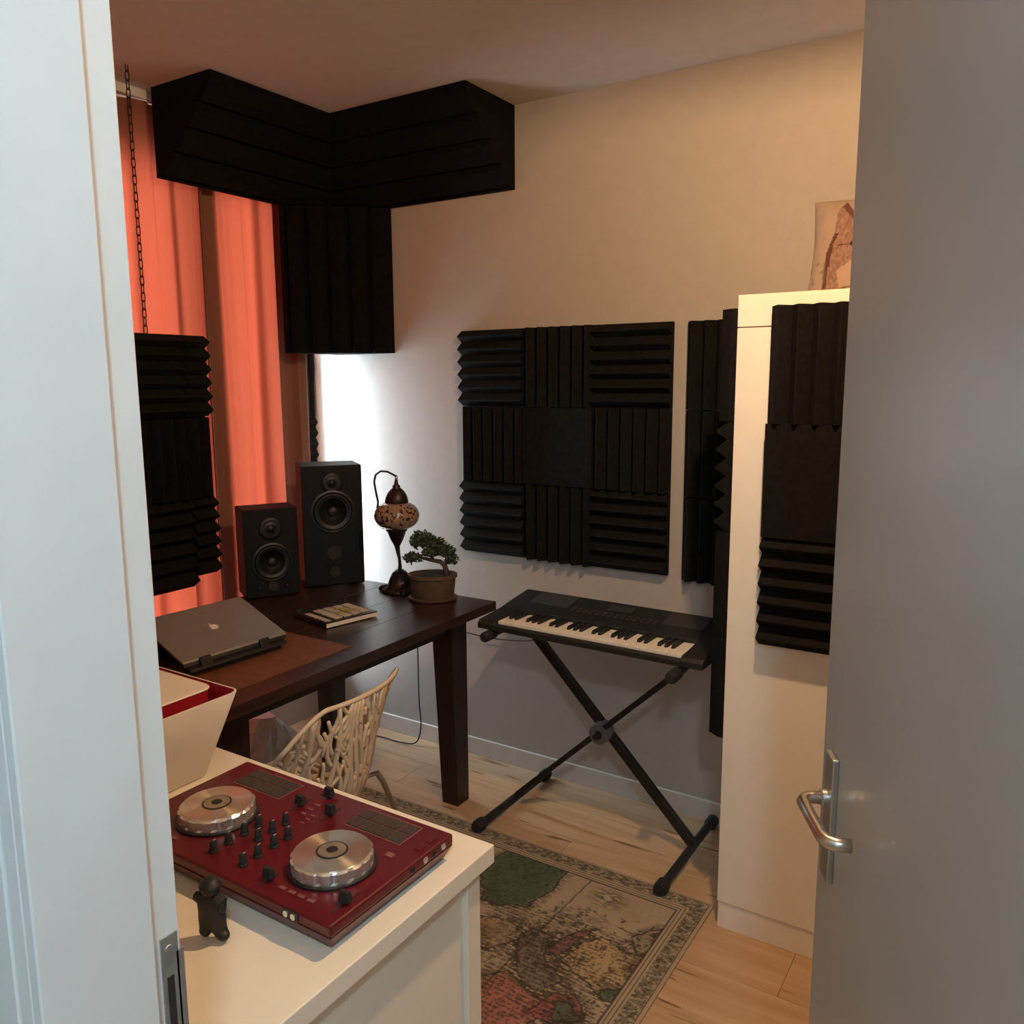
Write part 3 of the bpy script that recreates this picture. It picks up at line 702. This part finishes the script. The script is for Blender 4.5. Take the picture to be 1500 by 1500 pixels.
base = np.array([.36, .27, .205]); c = np.tile(base, (nv, 1))*(1+.12*(vnoise(u, v, 60, 1)-.5))[:, None]
us = .165-np.abs(u-.165)     # mirrored about the muzzle
def blend(mask, col): 
    global c
    c = c*(1-mask[:, None])+np.array(col)*mask[:, None]
sm = lambda e0, e1, x: np.clip((x-e0)/(e1-e0), 0, 1)
face = inpoly(us, v, [(.05, 0), (.052, .06), (.058, .13), (.075, .185), (.08, .26), (.10, .285), (.13, .235), (.166, .22), (.166, 0)]).astype(float)
fur = vnoise(u*3, v, 130, 3)
blend(face*.85, (.21, .105, .08)); blend(face*sm(.4, .75, fur)*.6, (.38, .25, .19))
blend(inpoly(us, v, [(.052, .03), (.06, .03), (.075, .16), (.088, .19), (.075, .19), (.058, .14)]).astype(float)*.9, (.09, .035, .022))
blend(inpoly(us, v, [(.09, .27), (.10, .286), (.135, .235), (.14, .21), (.125, .225)]).astype(float)*.85, (.11, .045, .03))
blend(inpoly(us, v, [(.10, .03), (.09, .08), (.12, .10), (.15, .12), (.166, .12), (.166, .03)]).astype(float)*.7, (.46, .33, .25))
for du in (.132, .198): blend((np.hypot((u-du)*.8, v-.156) < .008).astype(float), (.045, .02, .012)); blend((np.hypot(u-du, v-.157) < .003).astype(float), (.7, .6, .4))
blend((np.hypot((u-.165)*.8, v-.068) < .016).astype(float), (.05, .02, .02))
blend(((np.abs(v-.040-.15*(us-.165)) < .002) & (us > .10)).astype(float)*.8, (.12, .06, .04))
blend((vnoise(u*1.2, v, 75, 9) > .66)*(v < .11)*(us < .06)*.6, (.16, .11, .07))
ca = pil.data.color_attributes.new('print', 'FLOAT_COLOR', 'POINT')
ca.data.foreach_set('color', np.concatenate([np.clip(c, 0, 1), np.ones((nv, 1))], 1).astype(np.float32).ravel())

# ------------------------------------------------------------------ white side table
TZ = .75; TX0, TX1, TY0, TY1 = .86, 1.885, -2.33, -1.603
tb = thing('white_table', 'white laminate table with panel sides beside the doorway', 'table', (1.37, -1.97, 0))
tw = lambda b: (b[0]-1.37, b[1]-1.37, b[2]+1.97, b[3]+1.97, b[4], b[5])
bx('tabletop', 'white', tw((TX0, TX1, TY0, TY1, TZ-.036, TZ)), tb, bevel=.002)
for a, b in ((TX1-.055, TX1-.018), (TX0+.018, TX0+.055)):
    for c_, d_ in ((TY1-.062, TY1-.022), (TY0+.022, TY0+.062)): bx('leg', 'white', tw((a, b, c_, d_, .0085, TZ-.036)), tb, bevel=.002)
    bx('side_panel', 'white', tw((a+.012, b-.012, TY0+.062, TY1-.062, .10, TZ-.036)), tb)
bx('back_panel', 'white', tw((TX0+.055, TX1-.055, TY1-.045, TY1-.030, .35, TZ-.036)), tb)

# ------------------------------------------------------------------ DJ controller
dj = thing('dj_controller', 'red two-deck DJ controller with silver jog wheels on the white table', 'dj controller', (1.575, -1.835, TZ))
D = lambda x, y: (x-1.575, y+1.835)
X0, X1, Y0, Y1 = 1.305-1.575, 1.850-1.575, -1.987+1.835, -1.682+1.835
ZT = .050
MB().hexa([(X0+.012, Y0+.012, .006), (X1-.012, Y0+.012, .006), (X1-.012, Y1-.012, .006), (X0+.012, Y1-.012, .006)], [(X0, Y0, .030), (X1, Y0, .030), (X1, Y1, .030), (X0, Y1, .030)]).build('underbody', 'red', dj, bevel=.002)
MB().box(X0, X1, Y0, Y1, .0305, ZT).build('body', 'red', dj, bevel=.004)
for sx in (X0+.04, X1-.04):
    for sy in (Y0+.04, Y1-.04): MB().lathe([(.012, 0), (.012, .007)], 14, (sx, sy, 0)).build('foot', 'blackrub', dj)
for jx, jy in (D(1.442, -1.866), D(1.738, -1.868)):
    MB().lathe([(.0745, .0), (.0745, .004), (.069, .005)], 48, (jx, jy, ZT)).build('jog_base', 'black', dj, smooth=True)
    g_ = MB(); rings = []
    for (r, z) in ((.0685, .005), (.0685, .009), (.0685, .0225), (.065, .0255)):
        rg = []
        for j in range(96):
            q = r-(.0016 if (j % 6 in (0, 1) and .008 < z < .0235) else 0); a = 2*PI*j/96; rg.append((jx+q*math.cos(a), jy+q*math.sin(a), ZT+z))
        rings.append(rg)
    g_.loops(rings).build('jog_rim', 'chrome', dj)
    MB().lathe([(.064, .0), (.064, .0012), (.0635, .0016)], 64).build('jog_platter', 'jog', dj, smooth=True, loc=(jx, jy, ZT+.0255))
    MB().lathe([(.0265, 0), (.0265, .0008)], 40, (jx, jy, ZT+.0272)).build('jog_ring', 'black', dj)
    MB().lathe([(.0235, 0), (.0235, .0005)], 40, (jx, jy, ZT+.0280)).build('jog_label', 'jogc', dj)
    MB().lathe([(.010, 0), (.0095, .0006)], 24, (jx, jy, ZT+.0285)).build('jog_hub', 'black', dj)
for px0 in (1.361, 1.664):
    for i in range(4):
        for j in range(2):
            x, y = D(px0+i*.0325, -1.760+j*.031)
            f = bx('pad', 'pad', (x, x+.030, y, y+.028, ZT, ZT+.0025), dj, bevel=.0008)
    x, y = D(px0-.003, -1.763); MB().box(x, x+.1335, y, y+.0665, ZT-.0005, ZT+.0006).build('pad_frame', 'redline', dj)
kn = None
def knob(x, y):
    global kn
    if kn is None:
        m_ = MB().lathe([(.0085, 0), (.0082, .003), (.0068, .004), (.0058, .019), (.0045, .0205)], 16); kn = m_.build('knob', 'blackrub', dj, smooth=True); o = kn
        o2 = bx('pointer', 'tagw', (-.0006, .0006, 0, .0055, .0200, .0211), kn)
    else:
        o = copy_part(kn, dj); o2 = copy_part(kn.children[0], o)
    x, y = D(x, y); o.location = (x, y, ZT)
for x in (1.535, 1.571, 1.611):
    for y in (-1.849, -1.881, -1.916, -1.947):
        if (x, y) == (1.535, -1.849) or True: 
            if not (x == 1.571 and y in (-1.916, -1.947)): knob(x, y)
knob(1.571, -1.818)
# channel faders / cross fader / tempo sliders
def fader(x, y, lx, ly, along):
    fx, fy = D(x, y)
    s = bx('fader_slot', 'gap', (fx-lx/2, fx+lx/2, fy-ly/2, fy+ly/2, ZT, ZT+.0008), dj)
    MB().hexa([(fx-.010, fy-.007, ZT+.004), (fx+.010, fy-.007, ZT+.004), (fx+.010, fy+.007, ZT+.004), (fx-.010, fy+.007, ZT+.004)], [(fx-.0085, fy-.004, ZT+.021), (fx+.0085, fy-.004, ZT+.021), (fx+.0085, fy+.004, ZT+.021), (fx-.0085, fy+.004, ZT+.021)]).build('fader_cap', 'blackrub', s, bevel=.001)
    bx('fader_stem', 'black', (fx-.002, fx+.002, fy-.001, fy+.001, ZT, ZT+.004), s)
fader(1.543, -1.756, .003, .055, 0); fader(1.617, -1.751, .003, .055, 0); fader(1.568, -1.705, .045, .003, 1); fader(1.828, -1.932, .003, .06, 0); fader(1.679, -1.952, .003, .045, 0); fader(1.335, -1.93, .003, .06, 0)
def btn(x, y, a, b, m='redline'):
    x, y = D(x, y); bx('button', m, (x-a/2, x+a/2, y-b/2, y+b/2, ZT, ZT+.0016), dj, bevel=.0005)
for i in range(4): btn(1.716+i*.021, -1.957, .014, .007); btn(1.378+i*.021, -1.957, .014, .007)
for i in range(3): btn(1.571, -1.775+i*.018, .012, .006); btn(1.594, -1.80+i*.014, .010, .004)
btn(1.80, -1.795, .016, .012); btn(1.355, -1.795, .016, .012); btn(1.83, -1.72, .012, .02, 'red'); btn(1.83, -1.75, .012, .02, 'red')
# jacks on the side and front
for i, (y, r) in enumerate(((-1.712, .006), (-1.737, .005), (-1.762, .006), (-1.795, .005))):
    _, yy = D(0, y); MB().lathe([(r, 0), (r, .0012), (r*.6, .0012), (r*.55, .0003)], 14, (X1, yy, .040), 'x').build('jack', 'chrome' if i % 2 == 0 else 'gap', dj)
xx, _ = D(1.765, 0); bx('jack_plate', 'black', (xx-.018, xx+.018, Y0-.0012, Y0, .032, .047), dj)
for q in (-.008, .008): MB().lathe([(.0052, 0), (.0052, -.002), (.003, -.002)], 12, (xx+q, Y0-.0012, .0395), 'y').build('jack', 'chrome', dj)

# ------------------------------------------------------------------ bin with red inside
RB = .185; bn = thing('storage_bin', 'flared cream-white bin with red inside and loose white lid', 'bin', (1.035, -1.83, TZ))
def rr(cx_, cy_, hx_, hy_, r, z, n=6):
    p = []
    for (sx, sy, a0) in ((1, 1, 0), (-1, 1, 90), (-1, -1, 180), (1, -1, 270)):
        for i in range(n+1):
            a = rad(a0+90*i/n); p.append((cx_+sx*(hx_-r)+r*math.cos(a), cy_+sy*(hy_-r)+r*math.sin(a), z))
    return p
MB().loops([rr(0, 0, .163, .125, .02, 0), rr(0, 0, .168, .128, .02, .004), rr(0, 0, .215, .185, .022, RB-.002), rr(0, 0, .2145, .1845, .022, RB), rr(0, 0, .211, .181, .02, RB)], cap=False).build('outer_shell', 'bin', bn, smooth=True)
MB().loops([rr(0, 0, .2108, .1808, .02, RB-.0005), rr(0, 0, .203, .172, .02, RB-.022), rr(0, 0, .165, .125, .02, .006)], cap=False).add(rr(0, 0, .165, .125, .02, .006), [tuple(range(28))]).build('inner_liner', 'redin', bn, smooth=True)
MB().loops([rr(-.012, -.010, .184, .156, .03, RB-.035), rr(-.012, -.010, .186, .158, .03, RB+.0088)]).build('inner_box', 'redin', bn, smooth=True)
MB().loops([rr(-.012, -.010, .187, .159, .03, RB+.009), rr(-.012, -.010, .188, .160, .03, RB+.0105), rr(-.012, -.010, .186, .158, .03, RB+.013)]).build('lid', 'bin', bn, smooth=True)

# ------------------------------------------------------------------ toy figure
fg = thing('toy_figure', 'small black toy figure standing in front of the red controller', 'figurine', (1.665, -2.052, TZ), rad(20))
def skin(name, m, verts, edges, radii, parent, root=0, sub=2):
    me = bpy.data.meshes.new(name); me.from_pydata(verts, edges, []); o = bpy.data.objects.new(name, me); COL.objects.link(o); o.parent = parent
    md = o.modifiers.new('skin', 'SKIN'); md.use_smooth_shade = True
    sv = me.skin_vertices[0].data
    for i, r in enumerate(radii): sv[i].radius = (r, r) if not isinstance(r, tuple) else r
    for i in range(len(verts)): sv[i].use_root = (i == root)
    s_ = o.modifiers.new('sub', 'SUBSURF'); s_.levels = sub; s_.render_levels = sub
    me.materials.append(MT[m]); return o
bodyv = [(0,0,.034), (0,0,.052), (0,0,.067), (0,0,.076), (-.011,0,.024), (-.013,-.001,.011), (-.015,-.008,.0085), (.011,0,.024), (.014,0,.011), (.029,-.007,.009), (-.018,-.002,.070), (-.028,-.006,.073), (.018,0,.066), (.020,-.006,.050)]
bodye = [(0,1),(1,2),(2,3),(0,4),(4,5),(5,6),(0,7),(7,8),(8,9),(2,10),(10,11),(2,12),(12,13)]
skin('body', 'toy', bodyv, bodye, [(.020,.015),(.020,.015),(.0185,.014),(.010,.010),.0125,.0105,.008,.0125,.0105,.0085,.0085,.0075,.009,.007], fg)
MB().lathe([(.004, .074), (.0125, .078), (.0145, .085), (.013, .091), (.006, .097), (.0005, .098)], 18).build('head', 'toy', fg, smooth='all')
MB().lathe([(.0165, .0885), (.017, .0905), (.0135, .0925), (.011, .099), (.003, .101)], 18).build('hat', 'toy', fg, smooth='all')

# ------------------------------------------------------------------ rug with printed map
RX0, RX1, RY0, RY1 = .42, 1.945, -2.0, -.487
st_ = .0030; nx = int((RX1-RX0)/st_); ny = int((RY1-RY0)/st_)
gx, gy = np.meshgrid(np.linspace(RX0, RX1, nx+1), np.linspace(RY0, RY1, ny+1)); x = gx.ravel(); y = gy.ravel(); nv = len(x)
def fbm(sx, sy, sc, seed): return (vnoise(sx, sy, sc, seed)+.5*vnoise(sx, sy, sc*2.1, seed+1)+.25*vnoise(sx, sy, sc*4.3, seed+2))/1.75
PAPER = np.array([.385, .30, .205])
c = np.tile(PAPER, (nv, 1)); c *= (1+.30*(fbm(x, y, 7, 1)-.5)+.12*(vnoise(x, y, 120, 2)-.5))[:, None]
wx = x+.030*(fbm(x, y, 22, 5)-.5); wy = y+.030*(fbm(x, y, 22, 7)-.5)
fine = vnoise(x, y, 190, 11); mid = vnoise(x, y, 55, 12); hatch = vnoise(x*.35, y*1.5, 170, 13)
ink = (.050, .042, .032)
def poly(p, col, a=.88, halo=.75, hw=.028):
    dist = np.full(nv, 9.)
    for i in range(len(p)):
        ax, ay = p[i]; bx_, by = p[(i+1) % len(p)]; ex, ey = bx_-ax, by-ay
        t = np.clip(((wx-ax)*ex+(wy-ay)*ey)/(ex*ex+ey*ey), 0, 1); dist = np.minimum(dist, np.hypot(wx-ax-t*ex, wy-ay-t*ey))
    ins = inpoly(wx, wy, p)
    blend((~ins)*np.clip(1-dist/hw, 0, 1)**.7*(hatch > .36)*halo, ink)
    blend(ins*a*(.86+.14*np.clip(dist/.02, 0, 1)), np.array(col)); blend(ins*(fbm(x, y, 120, 17) > .60)*.45, ink)
    blend((dist < .0026)*.85, ink)
poly([(1.25,-.74),(1.24,-.63),(1.25,-.56),(1.32,-.53),(1.4,-.55),(1.48,-.54),(1.48,-.61),(1.48,-.69),(1.47,-.79),(1.39,-.84),(1.33,-.84)], (.060, .098, .060), .92)
poly([(.7,-.75),(.75,-.62),(.95,-.58),(1.15,-.62),(1.2,-.75),(1.1,-.95),(.9,-1.0)], (.28, .20, .12), .8)
poly([(1.2,-.98),(1.35,-.92),(1.45,-1.0),(1.4,-1.3),(1.3,-1.5),(1.2,-1.3)], (.09, .12, .08), .8)
poly([(1.51,-1.12),(1.56,-1.07),(1.66,-1.1),(1.74,-1.14),(1.73,-1.18),(1.66,-1.30),(1.5,-1.35)], (.36, .135, .10), .85)
poly([(1.67,-.95),(1.69,-.86),(1.73,-.81),(1.81,-.83),(1.86,-.82),(1.86,-.94),(1.81,-1.02)], (.40, .29, .155), .8, .85, .035)
poly([(1.51,-.95),(1.53,-.88),(1.59,-.88),(1.62,-.97),(1.71,-1.03),(1.68,-1.09),(1.6,-1.07)], (.085, .072, .072), .6, .8, .04)
poly([(1.61,-.93),(1.62,-.86),(1.69,-.79),(1.67,-.87),(1.65,-.94)], (.20, .065, .085), .8)
poly([(1.70,-1.17),(1.71,-1.08),(1.77,-1.05),(1.83,-1.12),(1.73,-1.18)], (.30, .09, .085), .85)
poly([(1.73,-1.11),(1.76,-1.08),(1.82,-1.12),(1.76,-1.16)], (.075, .12, .075), .9)
poly([(1.81,-1.0),(1.86,-.96),(1.87,-1.01),(1.83,-1.04)], (.085, .125, .07), .9)
poly([(1.84,-.87),(1.88,-.84),(1.86,-.92)], (.19, .07, .03), .9)
poly([(1.8,-.76),(1.85,-.68),(1.86,-.79),(1.84,-.82)], (.17, .165, .10), .6)
poly([(1.36,-.93),(1.45,-.88),(1.53,-.92),(1.47,-1.02),(1.38,-1.04)], (.33, .235, .15), .7, .8, .04)
blend(np.clip(1-np.hypot((x-1.655)/.075, (y+.635)/.055), 0, 1)**.6*(hatch > .42)*.85, ink)
blend((np.hypot(x-1.655, y+.635) < .012)*.8, (.42, .36, .27))
# map ink: rows of small lettering, islands, meridians
rowsn = np.sin((y+.004*(vnoise(x, y, 20, 21)-.5))*2*PI/.0145) > .15
blend((rowsn & (vnoise(x, y*.4, 190, 22) > .47) & (vnoise(x, y, 9, 23) > .36) & (y < -.78))*.66, ink)
blend((fbm(x, y, 70, 31) > .66)*(vnoise(x, y, 5, 32) > .45)*.75, ink)
blend(np.clip(fbm(x, y, 9, 41)*2.6-1.35, 0, 1)*(y < -.72)*(hatch > .40)*.75, ink)
blend((np.abs(x-1.57-.05*(y+.54)) < .0028)*.7, ink); blend((np.abs(y+1.0-.03*np.sin(x*4)) < .0026)*.5, ink); blend((np.abs(x-1.05) < .0026)*.5, ink)
# border
d = np.minimum(np.minimum(x-RX0, RX1-x), np.minimum(y-RY0, RY1-y))
bd = d < .090; blend(bd*1., PAPER)
orn = (.5+.5*np.sin(x*2*PI/.05+3*np.sin(y*2*PI/.05)))*.5+.5*mid
blend(((d > .014) & (d < .060))*.72, (.12, .105, .075)); blend(((d > .014) & (d < .060) & (orn > .55))*.8, (.36, .30, .21)); blend(((d > .018) & (d < .056) & (fine > .62))*.6, (.03, .028, .02))
for q, t_ in ((.066, .0028), (.078, .0022), (.088, .0024), (.012, .002)): blend((np.abs(d-q) < t_)*.85, ink)
me = bpy.data.meshes.new('map_rug'); X, Y = np.meshgrid(np.arange(nx), np.arange(ny)); a = (Y*(nx+1)+X).ravel()
vv_ = np.stack([x, y, np.full(nv, .0065)], 1)
edge = []
fs_ = np.stack([a, a+1, a+nx+2, a+nx+1], 1).tolist()
nb = nv; vb = [(RX0, RY0, .0005), (RX1, RY0, .0005), (RX1, RY1, .0005), (RX0, RY1, .0005)]
c0, c1, c2, c3 = 0, nx, nx+ny*(nx+1), ny*(nx+1)
fs_ += [[nb+3, nb+2, nb+1, nb], [nb, nb+1]+list(range(nx, -1, -1)), [nb+1, nb+2]+[k*(nx+1)+nx for k in range(ny, -1, -1)], [nb+2, nb+3]+[ny*(nx+1)+k for k in range(0, nx+1)], [nb+3, nb]+[k*(nx+1) for k in range(0, ny+1)]]
me.from_pydata(vv_.tolist()+vb, [], fs_); me.materials.append(MT['print'])
cc = np.concatenate([np.clip(c, 0, 1), np.tile([[.3, .24, .16]], (4, 1))]); cc = np.concatenate([cc, np.ones((nv+4, 1))], 1)
me.color_attributes.new('print', 'FLOAT_COLOR', 'POINT').data.foreach_set('color', cc.astype(np.float32).ravel())
rug = bpy.data.objects.new('map_rug', me); COL.objects.link(rug); tag(rug, 'flat rug printed with an old world map and ornate border', 'rug')

# ------------------------------------------------------------------ cables and things under the desk
def cable(pts, r, label, name='cable'):
    m = []
    P_ = [Vector(p) for p in pts]
    for i in range(len(P_)-1):
        p0 = P_[max(i-1, 0)]; p1 = P_[i]; p2 = P_[i+1]; p3 = P_[min(i+2, len(P_)-1)]
        for k in range(8):
            t = k/8; m.append(.5*((2*p1)+(-p0+p2)*t+(2*p0-5*p1+4*p2-p3)*t*t+(-p0+3*p1-3*p2+p3)*t**3))
    m.append(P_[-1])
    return tag(MB().tube(m, r, 7).build(name, 'cable', smooth='all'), label, 'cable', 'cables by the desk')
cable([(.50, -.10, .735), (.44, -.05, .60), (.435, -.045, .40), (.44, -.05, .20), (.455, -.06, .09), (.44, -.08, .015), (.36, -.10, .006), (.26, -.10, .006), (.15, -.12, .006)], .003, 'black cable dropping from the desk down to the floor')
cable([(1.20, -.13, .735), (1.17, -.05, .66), (1.02, -.03, .57), (.80, -.03, .545), (.60, -.04, .57), (.46, -.10, .68), (.42, -.2, .73)], .0026, 'black cable sagging along the wall from keyboard to desk')
ps = MB()
rnd = random.Random(9); rings = []
for k in range(9):
    t = k/8; z = .006+.30*t; ring_ = []
    for j in range(22):
        a_ = 2*PI*j/22; r = (.11*math.sin(PI*(.15+.8*t))**.6+.004)*(1+.22*math.sin(3*a_+k*.9)+.12*rnd.uniform(-1, 1)); ring_.append((r*math.cos(a_), r*math.sin(a_), z))
    rings.append(ring_)
pb = ps.loops(rings).build('plastic_bag', 'bag', loc=(.185, -.70, 0)); tag(pb, 'crumpled white bag on the floor under the dark desk', 'bag')
